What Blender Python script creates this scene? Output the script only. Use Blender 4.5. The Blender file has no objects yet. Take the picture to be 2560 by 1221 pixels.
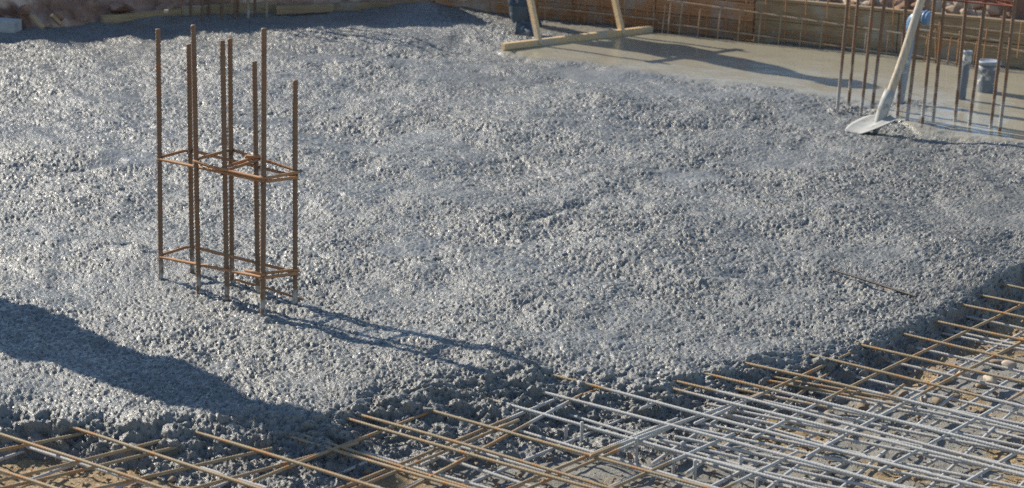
import bpy, bmesh, math, random
import numpy as np
from mathutils import Vector, Matrix
random.seed(7); rng = np.random.default_rng(7)
S = bpy.context.scene

# ------------------------------------------------------------------ camera, world, sun, exposure
FPX, WPX, HPX, HC = 5600.0, 2560.0, 1221.0, 2.28
PITCH, ROLL = math.atan(1468 / FPX), math.radians(2.0)
FWD = np.array([0, math.cos(PITCH), -math.sin(PITCH)])
_up0 = np.cross(np.array([1., 0, 0]), FWD)
UP = _up0 * math.cos(ROLL) - np.array([1., 0, 0]) * math.sin(ROLL)
RIGHT = np.cross(FWD, UP)
cam = bpy.data.objects.new('camera', bpy.data.cameras.new('camera'))
S.collection.objects.link(cam)
cam.matrix_world = Matrix(((RIGHT[0], UP[0], -FWD[0], 0), (RIGHT[1], UP[1], -FWD[1], 0),
                           (RIGHT[2], UP[2], -FWD[2], HC), (0, 0, 0, 1)))
cam.data.sensor_width = 36; cam.data.lens = FPX / WPX * 36
cam.data.clip_start = .1; cam.data.clip_end = 500
cam.data.dof.use_dof = True; cam.data.dof.focus_distance = 8.3; cam.data.dof.aperture_fstop = 5.0
S.camera = cam

SUN_EL, SUN_AZ = math.radians(33.5), math.radians(-37.5)          # azimuth = the way shadows run
SH = np.array([math.cos(SUN_AZ), math.sin(SUN_AZ)])           # shadow direction on the ground
w = bpy.data.worlds.new('World'); S.world = w; w.use_nodes = True
sky = w.node_tree.nodes.new('ShaderNodeTexSky'); sky.sky_type = 'NISHITA'; sky.sun_disc = False
sky.sun_elevation = SUN_EL; sky.sun_rotation = math.atan2(-SH[0], -SH[1])
sky.air_density = 1.0; sky.dust_density = .0; sky.ozone_density = 1.1
bg = w.node_tree.nodes['Background']; bg.inputs['Strength'].default_value = .115
w.node_tree.links.new(sky.outputs[0], bg.inputs[0])
sl = bpy.data.lights.new('sun', 'SUN'); sl.energy = 5.0; sl.angle = math.radians(.55); sl.color = (1, .92, .785)
sun = bpy.data.objects.new('sun', sl); S.collection.objects.link(sun)
sun.rotation_euler = Vector((SH[0] * math.cos(SUN_EL), SH[1] * math.cos(SUN_EL), -math.sin(SUN_EL))).to_track_quat('-Z', 'Y').to_euler()
vs = S.view_settings; vs.view_transform = 'Standard'; vs.look = 'None'; vs.exposure = .57; vs.gamma = 1; vs.use_curve_mapping = False
S.cycles.max_bounces = 6; S.cycles.use_denoising = False

# ------------------------------------------------------------------ survey helpers (photo pixel -> place on the site)
CAMP = np.array([0, 0, HC])
def ray(px, py): return FWD * FPX + RIGHT * (px - WPX / 2) - UP * (py - HPX / 2)
def P(px, py, z=0.): d = ray(px, py); return CAMP + d * ((z - HC) / d[2])
def Pd(px, py, Y): d = ray(px, py); return CAMP + d * (Y / d[1])
def proj(p): v = np.asarray(p) - CAMP; k = v @ FWD; return WPX / 2 + FPX * (v @ RIGHT) / k, HPX / 2 - FPX * (v @ UP) / k
A36 = math.radians(-36)
def UV(u, v, z): return np.array([u * math.cos(A36) - v * math.sin(A36), u * math.sin(A36) + v * math.cos(A36), z])
WA = np.array([-.158, 14.661]); WD = np.array([.918, -.397]); WD = WD / np.linalg.norm(WD); WN = np.array([WD[1], -WD[0]])   # formwork line, WN towards the slab
def Pw(px, py, o):                                             # pixel -> vertical plane o metres in front of the formwork
    d = ray(px, py); q = WA + WN * o; t = ((q - CAMP[:2]) @ WN) / (d[:2] @ WN); return CAMP + d * t
def wall_pt(s, o, z): q = WA + WD * s + WN * o; return np.array([q[0], q[1], z])

# ------------------------------------------------------------------ numpy noise
def _hash(ix, iy, s):
    h = (ix.astype(np.int64) * 374761393 + iy.astype(np.int64) * 668265263 + s * 1274126177) & 0xffffffff
    h = ((h ^ (h >> 13)) * 1274126177) & 0xffffffff
    return ((h ^ (h >> 16)) & 0xffffff) / float(0xffffff)
def vnoise(x, y, sc, s=0):
    x = np.asarray(x) / sc; y = np.asarray(y) / sc; ix = np.floor(x); iy = np.floor(y); fx = x - ix; fy = y - iy
    fx = fx * fx * (3 - 2 * fx); fy = fy * fy * (3 - 2 * fy)
    a = _hash(ix, iy, s); b = _hash(ix + 1, iy, s); c = _hash(ix, iy + 1, s); d = _hash(ix + 1, iy + 1, s)
    return (a * (1 - fx) + b * fx) * (1 - fy) + (c * (1 - fx) + d * fx) * fy - .5
def fbm(x, y, sc, n, s=0): return sum(vnoise(x, y, sc / 2 ** i, s + i) * .5 ** i for i in range(n))
def lumps(x, y, cell, s, r0=.35, r1=.62, dens=1.):
    """uneven rounded lumps: the highest of the nearby lumps at each point, 0..1"""
    x = np.asarray(x) / cell; y = np.asarray(y) / cell; ix = np.floor(x).astype(np.int64); iy = np.floor(y).astype(np.int64)
    x0, y0 = int(ix.min()) - 1, int(iy.min()) - 1; nx, ny = int(ix.max()) - x0 + 2, int(iy.max()) - y0 + 2
    cx, cy = np.meshgrid(np.arange(x0, x0 + nx), np.arange(y0, y0 + ny), indexing='ij')
    r = r0 + (r1 - r0) * _hash(cx, cy, s + 2); am = _hash(cx, cy, s + 3); e = .6 + .8 * _hash(cx, cy, s + 4); th = 3.14 * _hash(cx, cy, s + 5)
    c, n = np.cos(th), np.sin(th); k = 1 / (r * r)                # each lump an ellipse: a dx^2 + b dx dy + d dy^2
    T = np.stack([cx + _hash(cx, cy, s), cy + _hash(cx, cy, s + 1), k * (c * c * e + n * n / e), k * 2 * c * n * (e - 1 / e), k * (n * n * e + c * c / e), np.where(am < dens, .35 + .65 * am, 0)], -1).reshape(-1, 6).astype(np.float32)
    base = ((ix - x0) * ny + (iy - y0)).reshape(-1); xf = x.reshape(-1); yf_ = y.reshape(-1); out = np.zeros(xf.shape, np.float32)
    for dx in (-1, 0, 1):
        for dy in (-1, 0, 1):
            t = T[base + dx * ny + dy]; ux = xf - t[:, 0]; uy = yf_ - t[:, 1]
            d2 = t[:, 2] * ux * ux + t[:, 3] * ux * uy + t[:, 4] * uy * uy; q = np.flatnonzero((d2 < 1) & (t[:, 5] > 0))
            out[q] = np.maximum(out[q], t[q, 5] * (1 - d2[q]) ** .62)
    return out.reshape(x.shape).astype(float)
def sstep(a, b, x): t = np.clip((x - a) / (b - a), 0, 1); return t * t * (3 - 2 * t)

# ------------------------------------------------------------------ material helpers
class Mat:
    def __init__(s, name):
        s.m = bpy.data.materials.new(name); s.m.use_nodes = True; s.t = s.m.node_tree; s.b = s.t.nodes['Principled BSDF']
        s.pos = s.t.nodes.new('ShaderNodeNewGeometry').outputs['Position']; s.obj = s.t.nodes.new('ShaderNodeTexCoord').outputs['Object']
    def new(s, ty, **k):
        n = s.t.nodes.new(ty)
        for a, v in k.items(): setattr(n, a, v)
        return n
    def put(s, sock, v):
        if isinstance(v, bpy.types.NodeSocket): s.t.links.new(v, sock)
        elif v is not None: sock.default_value = tuple(v) + (1,) if isinstance(v, (tuple, list)) and len(v) == 3 and sock.type == 'RGBA' else v
    def noise(s, sc, vec=None, det=4, rough=.55, stretch=None):
        n = s.new('ShaderNodeTexNoise'); v = vec if vec is not None else s.pos
        if stretch:
            mp = s.new('ShaderNodeMapping'); s.put(mp.inputs[0], v); mp.inputs['Scale'].default_value = stretch; v = mp.outputs[0]
        s.put(n.inputs['Vector'], v); n.inputs['Scale'].default_value = sc; n.inputs['Detail'].default_value = det; n.inputs['Roughness'].default_value = rough
        return n.outputs['Fac']
    def ramp(s, f, a, b):
        n = s.new('ShaderNodeMapRange'); s.put(n.inputs[0], f); n.inputs[1].default_value = a; n.inputs[2].default_value = b; n.clamp = True
        return n.outputs[0]
    def mix(s, f, a, b):
        n = s.new('ShaderNodeMix', data_type='RGBA'); s.put(n.inputs[0], f); s.put(n.inputs[6], a); s.put(n.inputs[7], b); return n.outputs[2]
    def math(s, op, a, b=None):
        n = s.new('ShaderNodeMath', operation=op); s.put(n.inputs[0], a); s.put(n.inputs[1], b); return n.outputs[0]
    def attr(s, name): return s.new('ShaderNodeAttribute', attribute_name=name).outputs['Fac']
    def rand(s): return s.new('ShaderNodeObjectInfo').outputs['Random']
    def bump(s, h, st, dist=.01, prev=None):
        n = s.new('ShaderNodeBump'); s.put(n.inputs['Height'], h); s.put(n.inputs['Strength'], st); n.inputs['Distance'].default_value = dist
        if prev is not None: s.put(n.inputs['Normal'], prev)
        return n.outputs[0]
    def done(s, col, rough, nrm=None, spec=.5, metal=0.):
        s.put(s.b.inputs['Base Color'], col); s.put(s.b.inputs['Roughness'], rough); s.put(s.b.inputs['Specular IOR Level'], spec); s.put(s.b.inputs['Metallic'], metal)
        if nrm is not None: s.put(s.b.inputs['Normal'], nrm)
        return s.m

def m_concrete():
    m = Mat('wet_concrete'); sm = m.attr('smooth_zone'); pa = m.attr('paste')
    c = m.mix(m.ramp(m.noise(1.6, det=5), .3, .7), (.122, .122, .113), (.172, .171, .159))
    c = m.mix(m.math('MULTIPLY', m.noise(150, det=2), .5), c, (.26, .257, .238))
    c = m.mix(pa, c, (.185, .184, .172))
    c = m.mix(sm, c, m.mix(m.noise(5, det=4), (.255, .230, .165), (.335, .305, .235)))
    r = m.math('ADD', m.math('MULTIPLY', m.noise(60, det=3), .30), m.math('MULTIPLY', m.noise(2.2, det=3), .16))
    r = m.math('ADD', m.math('SUBTRACT', r, m.math('ADD', m.math('MULTIPLY', sm, .18), m.math('MULTIPLY', pa, .05))), .14)
    inv = m.math('SUBTRACT', 1., m.math('MAXIMUM', sm, m.math('MULTIPLY', pa, .45)))
    n = m.bump(m.noise(135, det=4, rough=.62), m.math('ADD', m.math('MULTIPLY', inv, .95), .025), .007)
    n = m.bump(m.noise(9, det=4, stretch=(1.2, 5., 1.)), m.math('MULTIPLY', sm, .10), .02, n)
    return m.done(c, r, n, .6)
def m_soil():
    m = Mat('gravelly_soil'); c = m.mix(m.noise(18, det=6), (.20, .138, .072), (.45, .335, .195))
    c = m.mix(m.ramp(m.noise(60, det=3), .52, .66), c, (.48, .385, .26))
    c = m.mix(m.attr('grout'), c, m.mix(m.noise(14), (.19, .185, .168), (.33, .318, .285)))
    return m.done(c, .85, m.bump(m.noise(90, det=5, rough=.7), 1.0, .012), .25)
def m_earth(name, a, b, d):
    m = Mat(name); c = m.mix(m.ramp(m.noise(3.2, det=7, rough=.62), .35, .66), a, b); c = m.mix(m.ramp(m.noise(2.1, det=3), .55, .62), c, d)
    return m.done(c, .95, m.bump(m.noise(22, det=6), .7, .03), .15)
def m_rebar(name, coat):
    """rust with orange blotches; coat = 'mesh' (cement film over part of the site), a number, or 'splash' (film near the slab)"""
    m = Mat(name); c = m.mix(m.noise(40, det=4), (.105, .066, .044) if coat != .40 else (.20, .125, .07), (.24, .152, .092) if coat != .40 else (.42, .30, .19)) if coat != 'mesh' else m.mix(m.noise(30, det=4), (.20, .145, .085), (.40, .305, .185))
    c = m.mix(m.math('MULTIPLY', m.ramp(m.noise(26, det=3), .54 if coat == 'mesh' else .58, .64 if coat == 'mesh' else .68), .85), c, (.40, .17, .045) if coat == 'mesh' else (.25, .095, .04))
    g = m.mix(m.noise(70, det=3), (.33, .318, .295), (.49, .475, .45))
    if coat == 'mesh':
        sx = m.new('ShaderNodeSeparateXYZ'); m.put(sx.inputs[0], m.pos)
        v = m.math('ADD', m.math('MULTIPLY', sx.outputs[0], .588), m.math('MULTIPLY', sx.outputs[1], .809))
        u = m.math('SUBTRACT', m.math('MULTIPLY', sx.outputs[0], .809), m.math('MULTIPLY', sx.outputs[1], .588))
        lo = m.ramp(v, 5.36, 5.56)
        hi = m.ramp(m.math('SUBTRACT', v, m.math('MULTIPLY', m.math('ADD', u, 3.), .9)), 6.75, 6.25)
        f = m.math('MULTIPLY', lo, hi)
        f = m.math('MAXIMUM', f, m.ramp(sx.outputs[2], -.062, -.085))            # the lower mats are coated
        f = m.ramp(m.math('ADD', f, m.math('MULTIPLY', m.math('SUBTRACT', m.noise(9, det=4), .5), 1.1)), .30, .52)
    elif coat in ('splash', 'foot'):
        sx = m.new('ShaderNodeSeparateXYZ'); m.put(sx.inputs[0], m.pos)
        f = m.math('MULTIPLY', m.ramp(sx.outputs[2], .30 if coat == 'splash' else .11, .0), m.ramp(m.noise(14 if coat == 'splash' else 30, det=4), .45, .56))
    else:
        f = m.math('MULTIPLY', m.ramp(m.noise(11, det=4), .62 - .4 * coat, .85 - .4 * coat), .65)
    return m.done(m.mix(f, c, g), m.math('ADD', m.math('MULTIPLY', f, .1), .62), m.bump(m.noise(200, det=2), .25, .002), .35)
def m_wood(name, a, b, dirt=(.33, .32, .29), amt=.3, axis=0, vec='obj'):
    m = Mat(name); st = [14, 14, 14]; st[axis] = 1.
    g = m.noise(7, m.obj, 6, .65, stretch=st); c = m.mix(m.ramp(g, .3, .7), a, b)
    c = m.mix(m.math('MULTIPLY', m.ramp(m.noise(5, det=5), .72 - amt * .5, .82 - amt * .35), .8), c, dirt)
    k = m.new('ShaderNodeHueSaturation'); m.put(k.inputs['Color'], c); m.put(k.inputs['Value'], m.math('ADD', m.math('MULTIPLY', m.rand(), .35), .82))
    return m.done(k.outputs[0], .72, m.bump(g, .35, .004), .3)
def m_plain(name, c, r, d=.12, sc=30, spec=.5, splash=None):
    m = Mat(name); col = m.mix(m.noise(sc, det=5), tuple(x * (1 - d) for x in c), tuple(x * (1 + d) for x in c))
    if splash: col = m.mix(m.ramp(m.noise(24, det=5), splash[0], splash[0] + .08), col, splash[1])
    return m.done(col, r, m.bump(m.noise(sc * 3, det=3), .15, .003), spec)

MT = {'concrete': m_concrete(), 'soil': m_soil(),
      'bank': m_earth('brown_earth', (.19, .105, .075), (.50, .325, .24), (.56, .43, .34)),
      'bank_red': m_earth('reddish_earth', (.16, .08, .055), (.36, .235, .17), (.46, .36, .26)),
      'rust': m_rebar('rusty_steel', .05), 'rust_splash': m_rebar('rusty_steel_splashed', 'splash'), 'rust_foot': m_rebar('rusty_steel_footed', 'foot'), 'mesh': m_rebar('mesh_steel', 'mesh'),
      'edge': m_rebar('edge_steel', .40), 'stirrup_red': m_plain('red_rust', (.22, .06, .03), .7, .4), 'rust_bright': m_plain('bright_rust', (.34, .165, .07), .75, .5, 60),
      'form': m_wood('formwork_boards', (.24, .11, .052), (.50, .275, .14), amt=.42), 'form_old': m_wood('weathered_boards', (.23, .15, .08), (.43, .32, .19), (.40, .36, .29), .45),
      'timber': m_wood('fresh_timber', (.42, .28, .14), (.62, .45, .26), amt=.35), 'plank': m_wood('old_plank', (.22, .15, .085), (.40, .29, .17), amt=.35),
      'plank_w': m_wood('pale_plank', (.45, .44, .44), (.58, .57, .56), amt=.3), 'handle': m_wood('shovel_wood', (.36, .28, .19), (.66, .56, .43), (.44, .42, .38), .36, axis=2),
      'blade': m_plain('cement_coated_steel', (.34, .335, .31), .6, .4, 18, splash=(.61, (.2, .198, .185))), 'pvc': m_plain('grey_plastic', (.125, .142, .168), .5, .15, 20, splash=(.54, (.46, .45, .42))),
      'pvc_blue': m_plain('blue_plastic', (.11, .20, .33), .35, .06, 20, splash=(.66, (.4, .4, .38))), 'pvc_light': m_plain('pale_plastic', (.23, .255, .29), .5, .06, 20, splash=(.58, (.48, .47, .44))),
      'spoil_stone': m_plain('pinkish_stone', (.30, .21, .15), .95, .5, 14), 'stone': m_plain('pale_stone', (.42, .35, .27), .85, .3, 16), 'stone_d': m_plain('dull_stone', (.22, .17, .12), .85, .35, 16),
      'trouser': m_plain('dark_blue_cloth', (.035, .055, .085), .85, .4, 14, splash=(.6, (.2, .2, .19))), 'boot': m_plain('muddy_rubber', (.045, .065, .085), .5, .3, 12, splash=(.6, (.22, .22, .21))),
      'jacket': m_plain('grey_cloth', (.12, .13, .15), .9), 'skin': m_plain('skin', (.45, .27, .19), .6, .05), 'helmet': m_plain('orange_plastic', (.75, .25, .04), .35, .05),
      'plaster': m_plain('cream_plaster', (.48, .40, .28), .9, .08, 8), 'wire': m_plain('tie_wire_steel', (.07, .05, .04), .6)}

# ------------------------------------------------------------------ object helpers
COL = S.collection
def obj(name, me, mat=None, parent=None, loc=(0, 0, 0)):
    o = bpy.data.objects.new(name, me); COL.objects.link(o); o.location = loc
    if mat is not None and me is not None and not me.materials: me.materials.append(MT[mat])
    if parent is not None: o.parent = parent
    return o
def tag(o, label, cat, group=None, kind=None):
    o['label'] = label; o['category'] = cat
    if group: o['group'] = group
    if kind: o['kind'] = kind
    return o
def thing(name, label, cat, loc=(0, 0, 0), group=None):
    o = bpy.data.objects.new(name, None); COL.objects.link(o); o.location = [float(c) for c in loc]; o.empty_display_size = .1
    return tag(o, label, cat, group)
def part(name, me, mat, parent):                               # geometry given in site coordinates
    o = obj(name, me, mat, parent)
    p = parent
    off = Vector((0, 0, 0))
    while p is not None: off += p.location; p = p.parent
    o.location = -off
    return o
def mesh_of(verts, faces, smooth=True, name='m'):
    me = bpy.data.meshes.new(name); me.from_pydata([tuple(map(float, v)) for v in verts], [], faces); me.update()
    if smooth: me.polygons.foreach_set('use_smooth', [True] * len(me.polygons))
    return me
def grid_mesh(X, Y, Z, keep=None, attrs=None, name='grid'):
    r, c = X.shape; me = bpy.data.meshes.new(name); idx = np.arange(r * c).reshape(r, c)
    q = np.stack([idx[:-1, :-1], idx[:-1, 1:], idx[1:, 1:], idx[1:, :-1]], -1).reshape(-1, 4)
    if keep is not None: q = q[keep[:-1, :-1].reshape(-1)]
    used = np.zeros(r * c, bool); used[q.reshape(-1)] = True; remap = np.cumsum(used) - 1; q = remap[q]
    co = np.stack([X, Y, Z], -1).reshape(-1, 3)[used].astype(np.float32)
    me.vertices.add(len(co)); me.vertices.foreach_set('co', co.reshape(-1))
    me.loops.add(q.size); me.loops.foreach_set('vertex_index', q.reshape(-1).astype(np.int32))
    me.polygons.add(len(q)); me.polygons.foreach_set('loop_start', np.arange(0, q.size, 4, dtype=np.int32)); me.polygons.foreach_set('loop_total', np.full(len(q), 4, np.int32))
    me.polygons.foreach_set('use_smooth', np.ones(len(q), bool)); me.update(calc_edges=True)
    for k, v in (attrs or {}).items(): me.attributes.new(k, 'FLOAT', 'POINT').data.foreach_set('value', v.reshape(-1)[used].astype(np.float32))
    return me
def frame_of(t):
    t = t / np.linalg.norm(t); h = np.array([0, 0, 1.]) if abs(t[2]) < .9 else np.array([1., 0, 0])
    a = np.cross(h, t); a /= np.linalg.norm(a); return a, np.cross(t, a)
def tube(pts, r, n=8, caps=True, r_end=None, closed=False):
    """a round tube along points; r a number or one radius per point"""
    pts = [np.asarray(p, float) for p in pts]; N = len(pts); vs, fs = [], []; pa = None
    for i, p in enumerate(pts):
        t = (pts[(i + 1) % N] - pts[i - 1]) if closed or 0 < i < N - 1 else (pts[1] - pts[0] if i == 0 else pts[-1] - pts[-2])
        a, b = frame_of(t)
        if pa is not None:
            tt = t / np.linalg.norm(t); a = pa - tt * (pa @ tt); a /= np.linalg.norm(a); b = np.cross(tt, a)
        pa = a; rr = r[i] if hasattr(r, '__len__') else r
        for k in range(n): q = 2 * math.pi * k / n; vs.append(p + (a * math.cos(q) + b * math.sin(q)) * rr)
    for i in range(N if closed else N - 1):
        j = (i + 1) % N
        for k in range(n): fs.append((i * n + k, i * n + (k + 1) % n, j * n + (k + 1) % n, j * n + k))
    if caps and not closed: fs.append(tuple(reversed(range(n)))); fs.append(tuple((N - 1) * n + k for k in range(n)))
    return vs, fs
def rounded(pts, rad=.018, k=4, closed=True):
    """polyline with rounded corners"""
    out = []; N = len(pts)
    for i in range(N):
        p = np.asarray(pts[i], float)
        if not closed and i in (0, N - 1): out.append(p); continue
        a = np.asarray(pts[i - 1], float); b = np.asarray(pts[(i + 1) % N], float)
        da = a - p; db = b - p; la = np.linalg.norm(da); lb = np.linalg.norm(db)
        ra = min(rad, la * .45); rb = min(rad, lb * .45)
        s = p + da / la * ra; e = p + db / lb * rb
        for t in np.linspace(0, 1, k + 1): out.append(s * (1 - t) ** 2 + p * 2 * t * (1 - t) + e * t * t)
    return out
def join(*vf):
    V, F = [], []
    for v, f in vf: o = len(V); V += list(v); F += [tuple(i + o for i in g) for g in f]
    return V, F
def box(c, sx, sy, sz, ax=None, bev=0.):
    """box round centre c; ax = 3 axes"""
    bm = bmesh.new(); bmesh.ops.create_cube(bm, size=1)
    for v in bm.verts: v.co = Vector((v.co.x * sx, v.co.y * sy, v.co.z * sz))
    if bev: bmesh.ops.bevel(bm, geom=bm.edges[:], offset=bev, segments=2, profile=.6, affect='EDGES')
    bm.verts.ensure_lookup_table(); bm.verts.index_update()
    A = np.array(ax) if ax is not None else np.eye(3)
    V = [np.asarray(c) + A.T @ np.array(v.co) for v in bm.verts]; F = [tuple(v.index for v in f.verts) for f in bm.faces]; bm.free(); return V, F
def axes(xdir, up=(0, 0, 1)):
    x = np.asarray(xdir, float); x = x / np.linalg.norm(x); u = np.asarray(up, float); y = np.cross(u, x); y /= np.linalg.norm(y); return np.array([x, y, np.cross(x, y)])

# ---- ribbed bars: unit meshes along +Z, cached and shared
_bars = {}
def bar_mesh(L, r, pitch, bend=0., n=10, mat='mesh', seed=0):
    L = round(math.ceil(L / .05) * .05, 2); key = (L, r, pitch, bend, mat, seed)
    if key in _bars: return _bars[key]
    m = max(4, int(L / pitch * 3)); zs = np.linspace(0, L, m + 1); vs, fs = [], []
    for i, z in enumerate(zs):
        t = z / L; ox = bend * math.sin(math.pi * t) * L; oy = .4 * bend * math.sin(2 * math.pi * t + seed) * L
        for k in range(n):
            a = 2 * math.pi * k / n
            ph = (z / pitch + (a if a < math.pi else 2 * math.pi - a) / math.pi * .9) % 1
            rib = 1.16 if ph < .36 else .92
            if k in (0, n // 2): rib = 1.07                       # the two long seams of a ribbed bar
            vs.append((ox + math.cos(a) * r * rib, oy + math.sin(a) * r * rib, z))
    for i in range(m):
        for k in range(n): fs.append((i * n + k, i * n + (k + 1) % n, (i + 1) * n + (k + 1) % n, (i + 1) * n + k))
    fs.append(tuple(reversed(range(n)))); fs.append(tuple(m * n + k for k in range(n)))
    me = mesh_of(vs, fs); me.materials.append(MT[mat]); _bars[key] = me; return me
def bar(a, b, r, parent, mat='mesh', pitch=.011, bend=0., name='bar', n=8, seed=0):
    a = np.asarray(a, float); b = np.asarray(b, float); d = b - a; L = float(np.linalg.norm(d))
    me = bar_mesh(L, r, pitch, bend, n, mat, seed); real = me.vertices[-1].co.z
    o = bpy.data.objects.new(name, me); COL.objects.link(o); o.parent = parent
    q = Vector(d).to_track_quat('Z', 'Y') @ Matrix.Rotation(random.uniform(-.5, .5), 3, 'Z').to_quaternion()
    o.rotation_mode = 'QUATERNION'; o.rotation_quaternion = q; o.scale = (1, 1, L / real); o.location = Vector(a) - (parent.location if parent else Vector())
    return o

# ------------------------------------------------------------------ the setting: slab of fresh concrete
LIP = np.array([(-3.2, 6.55), (-2.2, 6.50)] + [tuple(P(x, y, -.01)[:2]) for x, y in [(0, 1030), (130, 1028), (280, 1045), (420, 1058), (560, 1050), (700, 1040), (820, 1030), (890, 1010), (940, 975), (1010, 962), (1130, 955), (1200, 942), (1300, 925), (1400, 935), (1500, 945), (1600, 940), (1700, 930), (1800, 912), (1900, 895), (2060, 878), (2200, 845), (2330, 788), (2420, 735), (2560, 672)]] + [(2.5, 8.85), (3.3, 9.2), (4.6, 9.7), (7, 10.4)])
def _run(x): return float(np.interp(x, [-3, -1.5, -1.1, -.7, -.4, 0., .6, 1., 1.5, 2.2], [.12, .12, .17, .38, .50, .52, .48, .30, .20, .16]))
TOE = np.array([(x, y - _run(x)) for x, y in LIP])
PASTE = [(285, 398, 95, 26, .9), (1080, 345, 120, 14, .5), (700, 300, 110, 16, .6), (1010, 625, 110, 22, .75), (820, 640, 60, 16, .6), (1200, 640, 70, 14, .6), (1730, 440, 120, 26, .7), (1480, 300, 110, 16, .5),
         (560, 905, 40, 18, .9), (430, 760, 50, 14, .5), (250, 245, 120, 14, .6), (900, 160, 160, 14, .55), (1180, 200, 200, 18, .6), (1500, 185, 180, 20, .8), (620, 790, 40, 20, .6), (1030, 830, 130, 22, .45), (1900, 400, 150, 20, .6),
         (760, 610, 60, 12, .5), (90, 560, 80, 14, .5), (1900, 600, 110, 16, .4), (2200, 640, 110, 16, .4), (1620, 800, 90, 16, .4), (2250, 270, 60, 12, .7)]
def concrete_height(X, Y):
    lip = np.interp(X, LIP[:, 0], LIP[:, 1]) + .06 * fbm(X, Y, .16, 3, 40); toe = np.interp(X, TOE[:, 0], TOE[:, 1]) + .05 * fbm(X, Y, .14, 3, 50)
    k = np.clip((lip - Y) / np.maximum(lip - toe, .03), -4, 3)
    # screeded zone between the float board and the formwork
    dw = (X - WA[0]) * WN[0] + (Y - WA[1]) * WN[1]
    sx = [P(*p)[:2] for p in [(1258, 120), (1330, 140), (1420, 152), (1560, 167), (1700, 187), (1900, 207), (2100, 243), (2230, 282), (2300, 322), (2560, 352)]]
    sx = np.array([(-.3, 13.9)] + [tuple(s) for s in sx] + [(3.5, 11.0)])
    near = np.interp(X, sx[:, 0], sx[:, 1]) - .07 + .10 * fbm(X, Y, .25, 3, 60)
    a, b = P(1258, 118)[:2], P(1628, 73)[:2]; bd = (b - a) / np.linalg.norm(b - a); bn = np.array([bd[1], -bd[0]])
    past = (X - a[0]) * bn[0] + (Y - a[1]) * bn[1]              # in front of the board
    bl = (X - a[0]) * bd[0] + (Y - a[1]) * bd[1]
    sm = sstep(-.16, .10, Y - near + .16 * fbm(X, Y, .10, 3, 62)) * sstep(.06, .12, dw + .05 * fbm(X, Y, .12, 2, 70)) * np.where(bl < 1.35, sstep(-.01, .03, past), 1)
    back = sstep(.05, -.05, past) * sstep(-.03, .05, Y - 13.95 + .1 * fbm(X, Y, .2, 2, 71)) * (X > .05) * sstep(.10, .2, dw)
    sm = np.clip(np.maximum(sm, .55 * back), 0, 1)
    for px, py, r in [(2262, 266, .13), (2225, 262, .09), (2305, 258, .06), (2285, 332, .17), (2320, 345, .12)]:
        c = P(px, py); sm = sm * (1 - .9 * np.exp(-((X - c[0]) ** 2 + (Y - c[1]) ** 2) / r ** 2 * np.clip(1 + 2 * fbm(X, Y, .1, 2, 72), .3, 2)))
    # wetter, smoother paste patches
    pa = sstep(.16, .40, fbm(X * .7 + Y * .2, Y * .8, .42, 4, 80) + .35 * fbm(X, Y, .10, 2, 81)) * .38
    for px, py, wx, wy, am in PASTE:
        c = P(px, py); ex = abs(P(px + wx, py)[0] - c[0]); ey = abs(P(px, py - wy)[1] - P(px, py + wy)[1]) / 2
        d2 = ((X - c[0]) / ex) ** 2 + ((Y - c[1] - .15 * (X - c[0])) / ey) ** 2 + 1.6 * fbm(X, Y, .22, 3, 90)
        pa = np.maximum(pa, am * sstep(1.3, .25, d2))
    pa = pa * (k < .2)
    rough = np.clip(1 - sm * .97, 0, 1) * (1 - .62 * pa) * (.62 + .75 * np.clip(.5 + fbm(X, Y, .45, 3, 100), 0, 1))
    macro = .032 * fbm(X, Y, 1.1, 3, 110) + .036 * fbm(X, Y, .36, 3, 120) + .013 * fbm(X, Y, .11, 2, 125)
    for px, py, r, hh in [(1480, 275, .5, .05), (1250, 330, .4, .035), (2080, 545, .35, .04), (1560, 250, .35, .03), (1000, 520, .4, .03), (2185, 320, .16, -.035), (880, 400, .3, .03), (1640, 640, .3, .035), (860, 170, .4, .03)]:
        c = P(px, py); macro = macro + hh * np.exp(-((X - c[0]) ** 2 + 1.5 * (Y - c[1]) ** 2) / r ** 2)
    for x0, y0, x1, y1, wd, dp in [(1300, 575, 1480, 500, .05, .018), (1050, 640, 1300, 610, .06, .016), (560, 300, 800, 330, .07, .016), (1500, 560, 1760, 540, .05, .016), (2080, 690, 2230, 722, .03, .02), (120, 420, 330, 395, .06, .016), (1700, 700, 1900, 690, .05, .014), (300, 610, 420, 640, .05, .014)]:
        a_, b_ = P(x0, y0)[:2], P(x1, y1)[:2]; L_ = np.linalg.norm(b_ - a_); d_ = (b_ - a_) / L_
        tt = ((X - a_[0]) * d_[0] + (Y - a_[1]) * d_[1]) / L_; pp = (X - a_[0]) * -d_[1] + (Y - a_[1]) * d_[0] + .03 * fbm(X, Y, .2, 2, 210)
        macro = macro - dp * np.exp(-(pp / wd) ** 2) * sstep(0, .2, tt) * sstep(1, .8, tt) + dp * .7 * np.exp(-((pp + 1.7 * wd) / wd) ** 2) * sstep(0, .2, tt) * sstep(1, .8, tt)
    for px, py in [(402, 698), (480, 684), (497, 735), (568, 753), (580, 713), (645, 731), (656, 788), (738, 760), (2093, 274), (2121, 266), (2152, 290), (2180, 275), (2267, 307), (2305, 310), (2332, 308), (2387, 305), (2423, 314), (2476, 320), (2499, 328), (2403, 252), (2467, 238)]:
        c = P(px, py); rr = np.hypot(X - c[0], Y - c[1]); q = rr < .15                     # disturbed mix round each bar and pipe
        macro = macro + np.where(q, .011 * np.exp(-((rr - .03) / .028) ** 2) * (1 + 1.6 * vnoise(X, Y, .03, 220)), 0)
    calm = np.exp(-((X + 1.03) ** 2 + (Y - 7.85) ** 2) / .5 ** 2)
    macro = macro * (1 - .6 * calm) * (1 - .85 * sm)
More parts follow.
